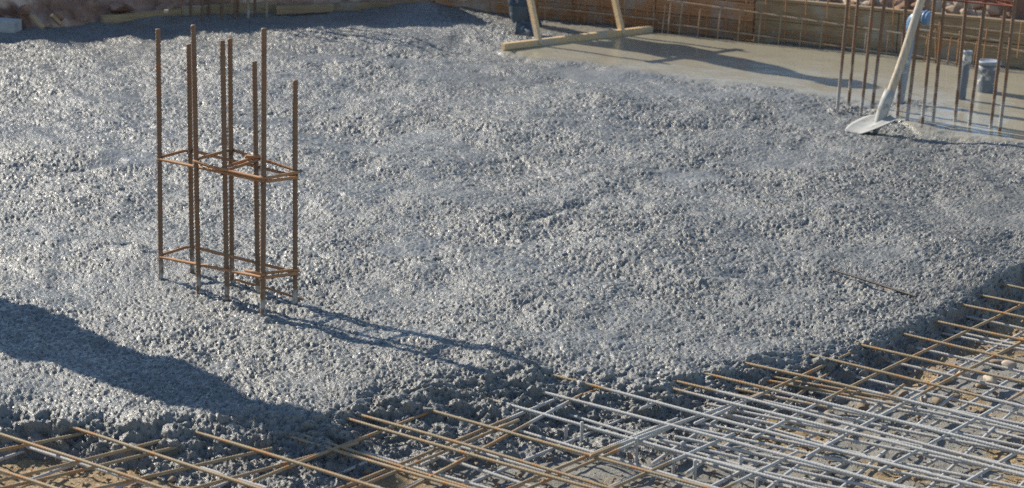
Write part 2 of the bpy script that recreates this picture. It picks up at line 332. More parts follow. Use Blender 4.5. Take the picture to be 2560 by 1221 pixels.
    wx = X + .006 * vnoise(X, Y, .02, 1); wy = Y + .006 * vnoise(X, Y, .02, 2)
    lipd = np.clip(k, -2, 0) + 2; macro = np.where(k > -2, np.maximum(macro, macro * (1 - lipd / 2) - .004 * lipd), macro)
    kk = .62 * sstep(-.30, .50, k) + .38 * sstep(.25, 1.2, k); dn = .125 * kk                       # how far the edge has slumped
    yy = wy - 1.1 * dn                                            # lumps follow the slumped face, not only the plan
    st = .7 + .6 * np.clip(.5 + fbm(X, Y, .22, 3, 172), 0, 1)     # here stonier, there sandier
    micro = .0074 * st * lumps(wx, yy, .0155, 130, .26, .52, .55) + .0052 * lumps(wx, yy, .0110, 140, .30, .55, .70) + .008 * lumps(wx, yy, .045, 145, .16, .34, .30)
    micro = micro - .0135 * (.5 + .5 * st) * lumps(wx, yy, .0195, 160, .20, .42, .66) + .006 * fbm(X, yy, .024, 2, 170) + .008 * fbm(X, yy, .075, 2, 175) - .004
    face = np.clip(4 * kk * (1 - kk), 0, 1)
    big = np.zeros_like(X); mk = face > .002
    if mk.any(): big[mk] = .050 * fbm(X[mk], yy[mk], .16, 3, 180) + .036 * lumps(wx[mk], yy[mk], .080, 190, .35, .62, .7) + .018 * lumps(wx[mk], yy[mk], .036, 195, .4, .65, .8)
    z = macro + micro * rough + sm * .0035 * lumps(wx, yy, .055, 146, .08, .22, .22) - dn + .004 + big * face * .75
    push = (.75 * big + 1.0 * micro) * face                       # lumps bulge out of the steep face
    z = np.where(k > 1.0, z - (k - 1.0) * .40 + .030 * np.clip(fbm(X, Y, .12, 3, 198), 0, 1) * np.clip(2 - k, 0, 1), z)
    return z, sm, pa, push
NC = 1180
sg = np.concatenate([np.linspace(-.52, -.272, 71)[:-1], np.linspace(-.272, .272, NC - 140), np.linspace(.272, .52, 71)[1:]])     # fine where the slab is seen, coarser beyond
yf = np.linspace(5.2, 13, 1500); YL = np.empty(NC)                 # where each line of sight meets the slab's edge: rows crowd there
for c_ in range(NC):
    f_ = yf - np.interp(yf * sg[c_], LIP[:, 0], LIP[:, 1]); YL[c_] = yf[np.argmax(f_ > 0)]
kern = np.ones(81) / 81; YL = np.convolve(np.pad(YL, 40, mode='edge'), kern, 'valid')
t1 = np.linspace(-.75, .08, 150)[None, :-1]; t2 = np.linspace(0, 1, 880)[None, :]
Yg = np.concatenate([YL[:, None] + t1, np.exp(np.log(YL[:, None] + .08) * (1 - t2) + math.log(15.35) * t2)], 1).T
Xg = Yg * sg[None, :]
Zg, SMg, PAg, PUg = concrete_height(Xg, Yg)
dwg = (Xg - WA[0]) * WN[0] + (Yg - WA[1]) * WN[1]
o = obj('concrete', grid_mesh(Xg, Yg - PUg, Zg, (Zg > -.20) & (dwg > -.03), {'smooth_zone': SMg, 'paste': PAg}, 'concrete'), 'concrete'); o['kind'] = 'structure'
def conc_z(x, y): return float(concrete_height(np.array([[x]], float), np.array([[y]], float))[0][0, 0])

# soil base under the steel mats
gx, gy = np.meshgrid(np.concatenate([np.linspace(-4.5, -2.65, 40), np.linspace(-2.6, 3.2, 400), np.linspace(3.25, 7.5, 90)]), np.concatenate([np.linspace(3.0, 4.95, 40), np.linspace(5.0, 9.6, 320), np.linspace(9.65, 12, 40)]))
gz = -.128 + .020 * fbm(gx, gy, .35, 4, 300) + .014 * fbm(gx, gy, .05, 3, 310) + .009 * lumps(gx, gy, .03, 320, .25, .5, .45)
def bl(px, py, rx, ry):
    c = P(px, py, -.125); return ((gx - c[0]) / rx) ** 2 + ((gy - c[1]) / ry) ** 2
gr = np.minimum(bl(1500, 1160, .62, .36), bl(2330, 1080, .42, .42)); gr = np.minimum(gr, bl(1900, 1190, .55, .25)); gr = np.minimum(gr, bl(2560, 1000, .25, .6))
gr = np.clip(1.35 - gr + 1.5 * fbm(gx, gy, .16, 4, 340), 0, 1)
gr = sstep(.2, .7, gr); gz = gz * 1 + gr * (.004 + .3 * (-.124 - gz))
o = obj('soil', grid_mesh(gx, gy, gz, None, {'grout': gr}, 'soil'), 'soil'); o['kind'] = 'structure'
# the site beyond, down to the horizon
gx, gy = np.meshgrid(np.linspace(-90, 90, 60), np.linspace(-40, 140, 60)); gz = -.42 + .05 * fbm(gx, gy, 6, 3, 350)
o = obj('ground', grid_mesh(gx, gy, gz, name='ground'), 'bank'); o['kind'] = 'structure'

# earth banks: the pit side at the back left and the spoil behind the formwork
def bank(name, foot, crest, h, mat, seed, rise=1.0, amp=1., n=260, m=110, back=3.):
    foot = np.array(foot, float); crest = np.array(crest, float)
    tf = np.linspace(0, 1, n); L = np.linspace(0, 1, len(foot))
    fx = np.interp(tf, L, foot[:, 0]); fy = np.interp(tf, L, foot[:, 1]); cx = np.interp(tf, L, crest[:, 0]); cy = np.interp(tf, L, crest[:, 1]); hh = np.interp(tf, L, h)
    X, Y, Z = [], [], []
    for j in range(m):
        t = j / (m - 1); k = min(t / .6, 1); q = max(0, (t - .6) / .4)
        x = fx + (cx - fx) * k; y = fy + (cy - fy) * k
        dx = cx - fx; dy = cy - fy; dn = np.hypot(dx, dy)
        x = x + dx / dn * q * back; y = y + dy / dn * q * back
        z = -.12 + (hh + .12) * k ** rise
        X.append(x); Y.append(y); Z.append(z)
    X, Y, Z = map(np.array, (X, Y, Z)); T = tf[None, :] * 6 + 0 * X
    A = np.linspace(0, 3, m)[:, None] + 0 * X
    d = amp * (.16 * fbm(T * 1.3, A * 2, .6, 5, seed) + .07 * lumps(T, A, .16, seed + 9, .3, .6, .7) + .035 * lumps(T, A, .06, seed + 19, .3, .6, .7))
    env = np.clip(np.linspace(0, 1, m)[:, None] * 12, 0, 1)
    Y2 = Y - d * env * .7; Z2 = Z + d * env * .6
    o = obj(name, grid_mesh(X, Y2, Z2, name=name), mat); o['kind'] = 'structure'; return o
sb = [P(*p)[:2] for p in [(0, 105), (130, 100), (250, 86), (450, 82), (700, 72), (1000, 66), (1250, 64)]]
hb = .98; off = -SH * hb / math.tan(SUN_EL)
foot = [P(*p)[:2] + np.array([-.02, .05]) for p in [(0, 75), (130, 71), (250, 58), (470, 34), (700, 26), (1000, 18), (1120, 8)]]
foot = [foot[0] + np.array([-2.4, -1.6])] + foot; crest = [s + off for s in sb]; crest = [crest[0] + np.array([-2.4, -1.45])] + crest
bank('earth_bank', foot, crest, [hb] * 8, 'bank', 400, 1.0, .7)
f2 = [wall_pt(s, -.10, 0)[:2] for s in (-.9, 0, 1, 2, 3, 5.6)]; c2 = [wall_pt(s, -.95, 0)[:2] for s in (-.9, 0, 1, 2, 3, 5.6)]
bank('spoil_bank', f2, c2, [.75, .70, .62, .58, .5, .4], 'bank_red', 440, .8, 1.2, 260, 90)

# ------------------------------------------------------------------ formwork along the back right
fw = thing('formwork_wall', 'brown board formwork behind the screeded concrete, splashed with cement', 'formwork', wall_pt(0, 0, -.1))
def plank_box(s0, s1, z0, z1, o0, th, parent, mat, name='plank', jit=.004, bev=.004):
    a = wall_pt(s0, o0 + random.uniform(-jit, jit) - th / 2, (z0 + z1) / 2); b = wall_pt(s1, o0 + random.uniform(-jit, jit) - th / 2, (z0 + z1) / 2 + random.uniform(-jit, jit))
    c = (a + b) / 2; L = np.linalg.norm(b - a); R = np.array(axes(b - a))
    me = mesh_of(*box((0, 0, 0), L, th, z1 - z0, bev=bev), smooth=False)
    o = obj(name, me, mat, parent); o.matrix_local = Matrix.Translation(Vector(c) - parent.location) @ Matrix(R.T.tolist()).to_4x4(); return o
sJ = (Pw(1885, 60, 0)[:2] - WA) @ WD
for r in range(4):
    s = -.45 + (r % 2) * .33
    edges = [-.45]
    while edges[-1] < sJ - .6: edges.append(edges[-1] + random.uniform(.55, 1.0))
    edges[-1] = sJ - .004
    for a, b in zip(edges[:-1], edges[1:]): plank_box(a + .002, b - .002, -.12 + r * .118, -.005 + r * .118, 0, .03, fw, 'form')
for s in np.arange(-.3, sJ, .55):
    plank_box(s, s + .05, -.12, .42, -.035, .05, fw, 'form', 'stud')
fo = thing('formwork_panel', 'weathered grey-yellow formwork panel with a pale top edge, behind the pipes', 'formwork', wall_pt(sJ, 0, -.1))
zt0, zt1 = Pw(1900, 4, 0)[2], Pw(2560, 60, 0)[2]
zt = (zt0 + zt1) / 2
e = [sJ + .004, sJ + .92, sJ + 1.85, sJ + 4.2]
for i in range(3):
    plank_box(e[i], e[i + 1] - .004, -.12, zt * .52, .004, .028, fo, 'form_old')
    plank_box(e[i] , e[i + 1] - .004, zt * .52 + .003, zt, .004, .028, fo, 'form_old')
plank_box(e[0], e[3], zt + .002, zt + .022, .012, .05, fo, 'plank', 'top_rail', .001)
for s in (sJ + .3, sJ + 1.2, sJ + 2.1): plank_box(s, s + .06, -.12, zt - .02, -.03, .05, fo, 'form_old', 'stud')
print('formwork top', zt0, zt1)

# corner boards where the two edges meet
cb = thing('corner_post', 'dark upright corner boards where the formwork meets the earth bank', 'formwork', P(1160, 15))
for px0, px1, top, mt in [(1108, 1126, .5, 'form'), (1128, 1148, .5, 'form'), (1152, 1168, .5, 'plank'), (1172, 1196, .45, 'form')]:
    a = P(px0, 16); b = P(px1, 18); c = (a + b) / 2
    part('plank', mesh_of(*box((c[0], c[1], top / 2 - .08), np.linalg.norm(b - a), .03, top + .1, axes(b - a), .003), smooth=False), mt, cb)

# ------------------------------------------------------------------ planks along the back left edge
def edge_plank(p0, p1, h, label, mat, z=.0, th=.04, group=None, tilt=0.):
    a = P(*p0, z); b = P(*p1, z); c = (a + b) / 2; o = obj('plank', mesh_of(*box((0, 0, 0), np.linalg.norm(b - a), th, h, bev=.004), smooth=False), mat)
    R = np.array(axes(b - a)); o.matrix_world = Matrix.Translation(Vector(c)) @ Matrix(R.T.tolist()).to_4x4() @ Matrix.Rotation(tilt, 4, 'X')
    return tag(o, label, 'plank', group)
edge_plank((255, 52), (450, 34), .065, 'yellowish plank edging the slab, left of the far shaded rebar column', 'plank', .0)
edge_plank((452, 30), (690, 20), .075, 'long pale plank behind the far shaded rebar column', 'plank', .01)
edge_plank((688, 26), (832, 19), .055, 'rough brown plank right of the far rebar column, with an upturned chip', 'plank', .02)
edge_plank((830, 18), (1112, 10), .055, 'straight board on the slab edge running to the formwork corner', 'plank', .012)
edge_plank((-60, 63), (45, 70), .09, 'short whitish plank end lying at the foot of the earth bank', 'plank_w', .02, .12)

# lumps of rubble on the banks
def rock(name, c, r, mat, label, cat='stone', group=None, flat=.6, sub=2):
    bm = bmesh.new(); npt = 13 if sub < 3 else 40; sx, sy = random.uniform(.8, 1.35), random.uniform(.65, 1.05)
    for _ in range(npt):
        v = Vector((random.gauss(0, 1), random.gauss(0, 1), random.gauss(0, 1))).normalized() * random.uniform(.8, 1.05); bm.verts.new((v.x * sx * r, v.y * sy * r, v.z * flat * r))
    h = bmesh.ops.convex_hull(bm, input=bm.verts[:]); bmesh.ops.delete(bm, geom=[g for g in h['geom_interior'] if isinstance(g, bmesh.types.BMVert)], context='VERTS')
    bmesh.ops.bevel(bm, geom=bm.edges[:], offset=r * (.06 if sub < 3 else .03), segments=1, affect='EDGES')
    me = bpy.data.meshes.new(name); bm.to_mesh(me); bm.free(); me.polygons.foreach_set('use_smooth', [sub > 2] * len(me.polygons))
    o = obj(name, me, mat, None, [float(q) for q in c]); o.rotation_euler = (random.uniform(-.4, .4), random.uniform(-.4, .4), random.uniform(0, 6)); return tag(o, label, cat, group)
for px, py, r in [(2385, 30, .07), (2345, 45, .035), (2480, 26, .08), (2440, 12, .06), (2300, 20, .05), (2520, 40, .04), (2180, 8, .05), (2090, 2, .05), (2245, 6, .06), (2395, 8, .05)]:
    p = Pw(px, py, -.16); rock('rubble_stone', p, r, 'spoil_stone' if r > .065 else 'bank_red', 'rough lump of stone in the spoil behind the formwork', 'stone', 'stones in the spoil behind the formwork')
for px, py, r in [(150, 40, .06), (60, 25, .07), (210, 50, .04), (300, 20, .09), (340, 42, .04), (110, 62, .035), (745, 18, .05), (700, 14, .06), (870, 8, .05), (1010, 6, .05), (410, 18, .06), (20, 45, .05)]:
    p = Pd(px, py, float(np.interp(P(px, py)[0], [f[0] for f in foot], [f[1] for f in foot])) + .12); rock('clod', p, r, 'bank', 'brown clod on the shaded earth bank', 'clod', 'clods on the shaded earth bank')
for p0, p1 in [((80, 40), (108, 70)), ((128, 38), (150, 60)), ((415, 30), (432, 14))]:
    a = P(*p0, .12); b = P(*p1, .06); o = obj('stick', mesh_of(*box((0, 0, 0), np.linalg.norm(b - a), .025, .02, bev=.003), smooth=False), 'plank')
    R = np.array(axes(b - a)); o.matrix_world = Matrix.Translation(Vector((a + b) / 2)) @ Matrix(R.T.tolist()).to_4x4(); tag(o, 'scrap stick lying on the shaded earth bank', 'stick', 'scrap sticks on the earth bank')
# cream wall far right behind the spoil
p = Pw(2556, 20, -2.2); cwall = thing('cream_wall', 'plain cream wall beyond the spoil at the end of the formwork', 'wall', (p[0], p[1], -.4))
part('wall_face', mesh_of(*box((p[0] + 1.2, p[1] - .3, .8), 2.6, .2, 2.6, axes((WD[0], WD[1], 0)), .01), smooth=False), 'plaster', cwall)
part('coping', mesh_of(*box((p[0] + 1.2, p[1] - .3, 2.13), 2.7, .28, .06, axes((WD[0], WD[1], 0)), .01), smooth=False), 'plaster', cwall)

# ------------------------------------------------------------------ column starter bars
def col_bar(root, base, top, r, mat, Yoff=0., zb=None, pitch=.0145, seed=0, n=10):
    b = P(*base); b = P(base[0], base[1], conc_z(b[0], b[1])); t = Pd(top[0], top[1], b[1] + Yoff)
    d = (t - b) / np.linalg.norm(t - b); bar(b - d * .12, t, r, root, mat, pitch, random.uniform(-.0012, .0012), 'upright_bar', n, seed)
    return b, t
def at_py(bt, py):
    b, t = bt; lo, hi = 0., 1.
    for _ in range(40):
        m = (lo + hi) / 2
        if proj(b + (t - b) * m)[1] > py: lo = m
        else: hi = m
    return b + (t - b) * lo
c0 = P(570, 740)
cage = thing('rebar_column', 'rusty eight-bar column cage standing in the wet concrete, tied with two levels of stirrups', 'rebar cage', (c0[0], c0[1], 0))
B = {}
for i, (k, b, t) in enumerate([('L', (402, 698), (395, 73)), ('F', (480, 684), (472, 111)), ('b', (497, 735), (483, 63)), ('c', (568, 753), (556, 102)), ('d', (580, 713), (575, 97)), ('e', (645, 731), (636, 154)), ('N', (656, 788), (660, 71)), ('R', (738, 760), (738, 201))]):
    B[k] = col_bar(cage, b, t, .0092, 'rust_foot', 0., seed=i)
def hoop(root, corners, r, mat, name='stirrup', out=.016, dz=0., closed=True, tails=None):
    pts = [at_py(bt, py) for bt, py in corners]; c = sum(pts) / len(pts); q = []
    for p in pts:
        d = (p - c) * np.array([1, 1, 0]); d /= np.linalg.norm(d); q.append(p + d * out + np.array([0, 0, dz]))
    pl = rounded(q, .022, 5, closed)
    dn_ = []
    for a_, b_ in zip(pl, pl[1:] + (pl[:1] if closed else [])):
        m_ = max(1, int(np.linalg.norm(b_ - a_) / .0045)); dn_ += [a_ * (1 - i / m_) + b_ * (i / m_) for i in range(m_)]
    if not closed: dn_.append(pl[-1])
    vs = tube(dn_, [r * (1.12 if i % 2 else .92) for i in range(len(dn_))], 8, closed=closed); extra = []
    for t in tails or []: extra.append(tube([q[t[0]] + np.array([0, 0, .009]), q[t[0]] + np.array([0, 0, .009]) + np.array(t[1])], r, 8))
    return part(name, mesh_of(*join(vs, *extra)), mat, root), pl
up_hoop, _ = hoop(cage, [(B['L'], 398), (B['N'], 452), (B['R'], 442), (B['F'], 377)], .0056, 'rust_bright')
hoop(cage, [(B['b'], 404), (B['c'], 428), (B['e'], 401), (B['d'], 379)], .0056, 'rust_bright', out=.015, dz=.004, tails=[(2, (-.05, -.03, .004))])
hoop(cage, [(B['c'], 430), (B['N'], 452), (B['R'], 437), (B['e'], 404)], .0056, 'rust_bright', out=.018, dz=.011)
lo_hoop, _ = hoop(cage, [(B['L'], 643), (B['N'], 692), (B['R'], 682), (B['F'], 618)], .0056, 'rust_bright', tails=[(1, (-.07, .02, .01)), (2, (-.05, -.02, .006))])
hoop(cage, [(B['N'], 687), (B['R'], 680)], .0053, 'rust_bright', 'hook', out=.012, dz=.006, closed=False)
q0, q1 = P(588, 700, .012), P(757, 750, .006); part('stirrup', mesh_of(*tube([q0, (q0 + q1) / 2 + np.array([0, 0, .004]), q1], .0048, 8)), 'rust_bright', cage)
for k, py in [('L', 398), ('b', 404), ('c', 428), ('N', 453), ('R', 440), ('e', 402), ('d', 380), ('F', 377), ('L', 643), ('c', 672), ('N', 690), ('R', 682)]:
    p = at_py(B[k], py); a = [p + np.array([math.cos(q) * .0125, math.sin(q) * .0125, .012 * math.sin(q + 1)]) for q in np.linspace(0, 6.0, 10)]
    part('tie_wire', mesh_of(*tube(a, .0014, 5)), 'wire', up_hoop if py < 500 else lo_hoop)

c1 = P(2300, 300)
cage2 = thing('rebar_column', 'tall cement-splashed rebar column beside the shovel, with one red-rusted stirrup', 'rebar cage', (c1[0], c1[1], 0))
B2 = {}
for i, (b, t) in enumerate([((2093, 274), (2120, 0)), ((2121, 266), (2145, 0)), ((2152, 290), (2183, 0)), ((2180, 275), (2212, 0)), ((2243, 297), (2266, 0)), ((2267, 307), (2302, 0)), ((2305, 310), (2336, 0)), ((2332, 308), (2361, 0)), ((2387, 305), (2416, 0)), ((2423, 314), (2463, 0)), ((2476, 320), (2516, 0)), ((2499, 328), (2537, 0))]):
    g = P(*b); g = P(b[0], b[1], conc_z(g[0], g[1])); t0 = Pd(t[0], t[1], g[1]); d = (t0 - g) / (t0 - g)[2]
    B2[i] = (g, g + d * random.uniform(1.02, 1.14)); dd = d / np.linalg.norm(d)
    bar(g - dd * .12, B2[i][1], .0092, cage2, 'rust_splash', .0145, random.uniform(-.0015, .0015), 'upright_bar', 10, i)
hoop(cage2, [(B2[0], -24), (B2[2], -18), (B2[11], 17), (B2[9], 2)], .0048, 'stirrup_red')
hoop(cage2, [(B2[5], -10), (B2[10], 14), (B2[11], 12), (B2[6], -16)], .0048, 'stirrup_red', out=.018, dz=.010)
c2_ = P(570, 45)
cage3 = thing('rebar_column', 'far rebar column in the shade of the earth bank, close to the slab edge planks', 'rebar cage', (c2_[0], c2_[1], 0))
B3 = []
for i, (x, y) in enumerate([(477, 40), (506, 49), (523, 34), (555, 46), (586, 44), (593, 35), (621, 45), (637, 36), (667, 41)]):
    g = P(x, y); B3.append((g, g + np.array([random.uniform(-.02, .02), 0, random.uniform(.85, 1.05)])))
    bar(g - np.array([0, 0, .1]), B3[-1][1], .0092, cage3, 'edge' if i in (6, 8) else 'rust', .0145, 0, 'upright_bar', 8, i % 3)
hoop(cage3, [(B3[0], -120), (B3[1], -118), (B3[8], -130), (B3[7], -132)], .0056, 'rust_bright')

# ------------------------------------------------------------------ edge reinforcement in front of the formwork
ek = thing('edge_reinforcement', 'light rusty grid of rods and stirrups tied along the brown formwork', 'rebar grid', wall_pt(.5, .05, 0))
def rod(px, o, parent, r=.005, mat='edge'):
    pts = [Pw(x, y, o) for x, y in px]; a, b = pts[0], pts[-1]; return bar(a, b, r, parent, mat, .011, .001, 'rod', 8)
def up(x0, y0, x1, y1, o, parent, r=.0042, mat='edge', ext=0., name='stirrup'):
    a = Pw(x0, y0, o); b = Pw(x1, y1, o); d = (a - b) / np.linalg.norm(a - b); return bar(b - d * .06, a + d * ext, r, parent, mat, .011, 0, name, 6)
rod([(1347, 18), (1671, 52)], .07, ek, .0055)
rod([(1100, -3), (1272, 8)], .06, ek, .0045)
for x, y in zip([1362, 1403, 1444, 1461, 1486, 1503, 1530, 1560, 1588, 1618, 1633], [46, 50, 58, 58, 62, 62, 66, 68, 70, 72, 74]): up(x + 2, 0, x, y, .05, ek, .004, 'rust_bright' if random.random() < .6 else 'edge', .22)
for x in (1225, 1250): up(x, 0, x, 34, .04, ek, .004, 'rust_bright', .2)
e2 = thing('edge_reinforcement', 'cement-grey ladder of stirrups along the weathered formwork panel, behind the tall rebar column', 'rebar grid', wall_pt(2, .1, 0))
rod([(1668, 1), (2560, 128)], .10, e2, .005); rod([(1645, 57), (1700, 64)], .08, e2, .0045); rod([(1690, 62), (2395, 157)], .10, e2, .005); rod([(1665, 37), (1705, 43)], .06, e2, .0045)
def ytop(x): return 1 + (x - 1668) * 127 / 892
def ybot(x): return 62 + (x - 1690) * 95 / 705
for x in [1664, 1678, 1706, 1752, 1802, 1852, 1903, 1953, 2006, 2057, 2112, 2167, 2222, 2275]: up(x, ytop(x) - 1, x - 8, ybot(x - 8) + 18, .10, e2, .0042)
for x in [1724, 1770, 1818, 1866, 1915, 1965, 2016, 2070, 2125, 2235]: up(x, 0, x - 5, ybot(x) + 12, .04, e2, .0042, 'rust_bright', .15)
for y in (46, 60): rod([(1690, y - 2), (2110, y + 52)], .03, e2, .0035, 'rust_bright')
e3 = thing('edge_reinforcement', 'short rusty stirrup ladder standing near the capped grey pipes', 'rebar grid', wall_pt(3, .2, 0))
rod([(2290, 73), (2508, 104)], .17, e3, .0048); rod([(2275, 137), (2440, 168)], .17, e3, .0048); rod([(2296, 58), (2560, 86)], .05, e3, .0045); rod([(2480, 115), (2600, 138)], .14, e3, .0045)
for x0, y0, x1, y1 in [(2322, 78, 2312, 137), (2339, 72, 2339, 152), (2347, 80, 2342, 140), (2380, 84, 2370, 149), (2400, 78, 2392, 154), (2445, 94, 2433, 158), (2468, 72, 2458, 148), (2554, 57, 2546, 121), (2507, 103, 2500, 160), (2349, 56, 2347, 76)]: up(x0, y0, x1, y1, .17, e3, .0042, 'rust_bright')

# ------------------------------------------------------------------ reinforcing mats in the foreground
R1 = .0053
def mat_grid(label, us, vs, u0, u1, v0, v1, z, dz, r=R1, rot=0., jit=.012, loc=(0, 0)):
    root = thing('rebar_mat', label, 'rebar mat', UV((u0 + u1) / 2, (v0 + v1) / 2, z))
    piv = ((u0 + u1) / 2, (v0 + v1) / 2); cr, sr = math.cos(rot), math.sin(rot)
    def q(u, v, zz):
        a, b = u - piv[0], v - piv[1]; return UV(piv[0] + a * cr - b * sr, piv[1] + a * sr + b * cr, zz)
    for v in vs:
        j = lambda: random.uniform(-jit, jit) * .6
        e0, e1 = u0 + random.uniform(-.05, .05), u1 + random.uniform(-.05, .05)
        for uu in np.arange(u0, u1, .02):
            w_ = q(uu, v, z)
            if w_[1] < np.interp(w_[0], LIP[:, 0], LIP[:, 1]) - .02: e0 = max(e0, uu - random.uniform(.35, .5)); break
        bar(q(e0, v + j(), z + dz + j() * .5), q(e1, v + j(), z + dz + j() * .5), r, root, 'mesh', .011, random.choice((-.005, .003, .006)), 'long_bar', 8, random.randint(0, 2))
    for u in us:
        if isinstance(u, tuple): ua, va, ub, vb = u
        else: ua = ub = u; va, vb = v0 + random.uniform(-.03, .03), v1 + random.uniform(-.03, .03)
        bar(q(ua, va, z + random.uniform(-.004, .004)), q(ub, vb, z + random.uniform(-.004, .004)), r, root, 'mesh', .011, random.choice((-.004, .003, .005)), 'cross_bar', 8, random.randint(0, 2))
    return root
zt_ = -.042
mat_grid('rust-orange upper reinforcing mat on the brown soil, edge buried in the concrete', 
         [(-4.97, 3.9, -4.79, 4.62), (-4.75, 3.85, -4.57, 4.72), (-4.70, 3.85, -4.53, 4.60), (-4.53, 3.9, -4.32, 4.75), (-4.30, 4.0, -4.15, 4.95), (-4.165, 4.5, -4.165, 5.42), (-3.96, 4.3, -3.95, 5.72), (-3.905, 4.45, -3.91, 5.45), (-3.76, 4.45, -3.90, 5.80), (-3.585, 4.6, -3.54, 5.80), (-3.555, 4.6, -3.50, 5.86), (-3.36, 4.6, -3.33, 5.8), (-3.13, 4.6, -3.10, 5.8)],
         [3.84, 4.045, 4.25, 4.443, 4.648, 4.858, 4.875, 5.088, 5.107, 5.315, 5.53, 5.71], -5.25, -1.9, 3.8, 5.85, zt_ - .012, .0112)
mat_grid('cement-coated upper reinforcing mat reaching from the bare soil patch into the slab', 
         [-3.885, -3.668, -3.455, -3.25, -3.04, -2.812, -2.572, -2.34, -2.12, -1.9, -1.68, (-3.53, 5.3, -3.455, 6.2)], [5.825, 6.0, 6.05, 6.19, 6.38, 6.613, 6.855, 7.09, 7.34, 7.573, 7.77, 7.963], -4.1, -1.5, 5.76, 8.15, zt_, .0112)
mat_grid('lower reinforcing mat lying on the brown soil under the rust-orange mat', 
         [-4.95, -4.75, -4.53, -4.31, -4.10, -3.88], [3.93, 4.15, 4.36, 4.57, 4.78, 4.98, 5.18], -5.2, -3.4, 3.8, 5.25, -.105, .0112, rot=.03)
mat_grid('lower grey mat half buried in slumped concrete, under the crossing of the upper mats', 
         [-3.95, -3.74, -3.62, -3.42, -3.20, -3.0, -2.8, -2.58, -2.36], [5.08, 5.2, 5.40, 5.44, 5.60, 5.66, 5.80, 6.0], -4.0, -1.7, 5.0, 6.15, -.098, .0112, rot=-.02)
mat_grid('skewed loose mat of grey bars between the layers beside the bare soil patch', 
         [-3.48, -3.36, -3.10, -2.93, -2.70, -2.48], [5.62, 5.69, 5.75, 5.85, 5.92, 6.03, 6.10, 6.22, 6.3, 6.44, 6.5], -3.55, -2.2, 5.5, 6.7, -.072, .0112, rot=.13)
mat_grid('lower rusty mat in the shadow of the concrete edge beside the bare soil patch', 
         [-3.15, -2.95, -2.72, -2.5], [6.45, 6.68, 6.9, 7.12, 7.38, 7.42, 7.6], -3.5, -2.0, 6.3, 7.9, -.09, .0112, rot=.02)
for i, (x, y0, y1) in enumerate([(1322, 1022, 1082), (1453, 1055, 1128), (1437, 1031, 1060), (1414, 1065, 1112), (1590, 1096, 1170), (1543, 1100, 1150), (1704, 1105, 1165), (1683, 1146, 1192), (1736, 1150, 1215), (1850, 1135, 1210), (1890, 1195, 1240), (2010, 1195, 1240)]):
    a = P(x, y1, -.13); b = Pd(x + 2, y0, a[1]); o = bar(a, b, .0055, None, 'mesh', .011, 0, 'spacer_bar', 8); tag(o, 'short upright steel spacer standing between the reinforcing mats', 'spacer', 'upright spacers between the mats')
for i, (x, y, r) in enumerate([(2410, 940, .045), (2476, 952, .05), (2452, 965, .035), (2520, 918, .05), (2490, 912, .04), (2350, 1005, .04), (2385, 995, .032), (2170, 938, .045), (2155, 1020, .04), (2070, 1045, .035), (2360, 948, .04), (2260, 985, .03), (2310, 1000, .03), (2230, 945, .03), (500, 1150, .025), (300, 1180, .022), (620, 1185, .022), (350, 1130, .02), (160, 1160, .02), (430, 1200, .022)]):
    rock('soil_stone', P(x, y, -.115), r * .8, 'stone' if i in (0, 1, 3, 7, 12) else 'stone_d', 'rounded stone lying in the bare soil under the reinforcing mats', 'stone', 'stones in the bare soil under the mats', .65, 3)
# fine gravel: too many to count
V, F = [], []
for _ in range(5000):
    x, y = rng.uniform(-1.9, 2.3), rng.uniform(5.7, 8.3)
    if y > np.interp(x, TOE[:, 0], TOE[:, 1]) + .05: continue
    r = .004 + .012 * rng.random() ** 3; o_ = len(V); th = rng.random() * 6
    base = np.array([(1, 0, 0), (-.9, .1, 0), (0, .8, .1), (.1, -.85, 0), (.1, 0, .6), (0, .1, -.6), ]) * r
    c, s = math.cos(th), math.sin(th)
    for b_ in base: V.append((x + b_[0] * c - b_[1] * s, y + b_[0] * s + b_[1] * c, -.116 + b_[2] + .012 * rng.random()))
    for f in [(0, 2, 4), (2, 1, 4), (1, 3, 4), (3, 0, 4), (2, 0, 5), (1, 2, 5), (3, 1, 5), (0, 3, 5)]: F.append(tuple(i + o_ for i in f))
gv = obj('gravel', mesh_of(V, F), 'stone_d'); tag(gv, 'loose gravel scattered over the bare soil under the mats', 'gravel', None, 'stuff')

lr_a, lr_b = P(2082, 676, .002), P(2292, 742, -.010)
tag(bar(lr_a, lr_b, .0042, None, 'wire', .011, .004, 'loose_bar', 8), 'single thin bar half sunk in the rough concrete, away from the mats', 'steel bar')
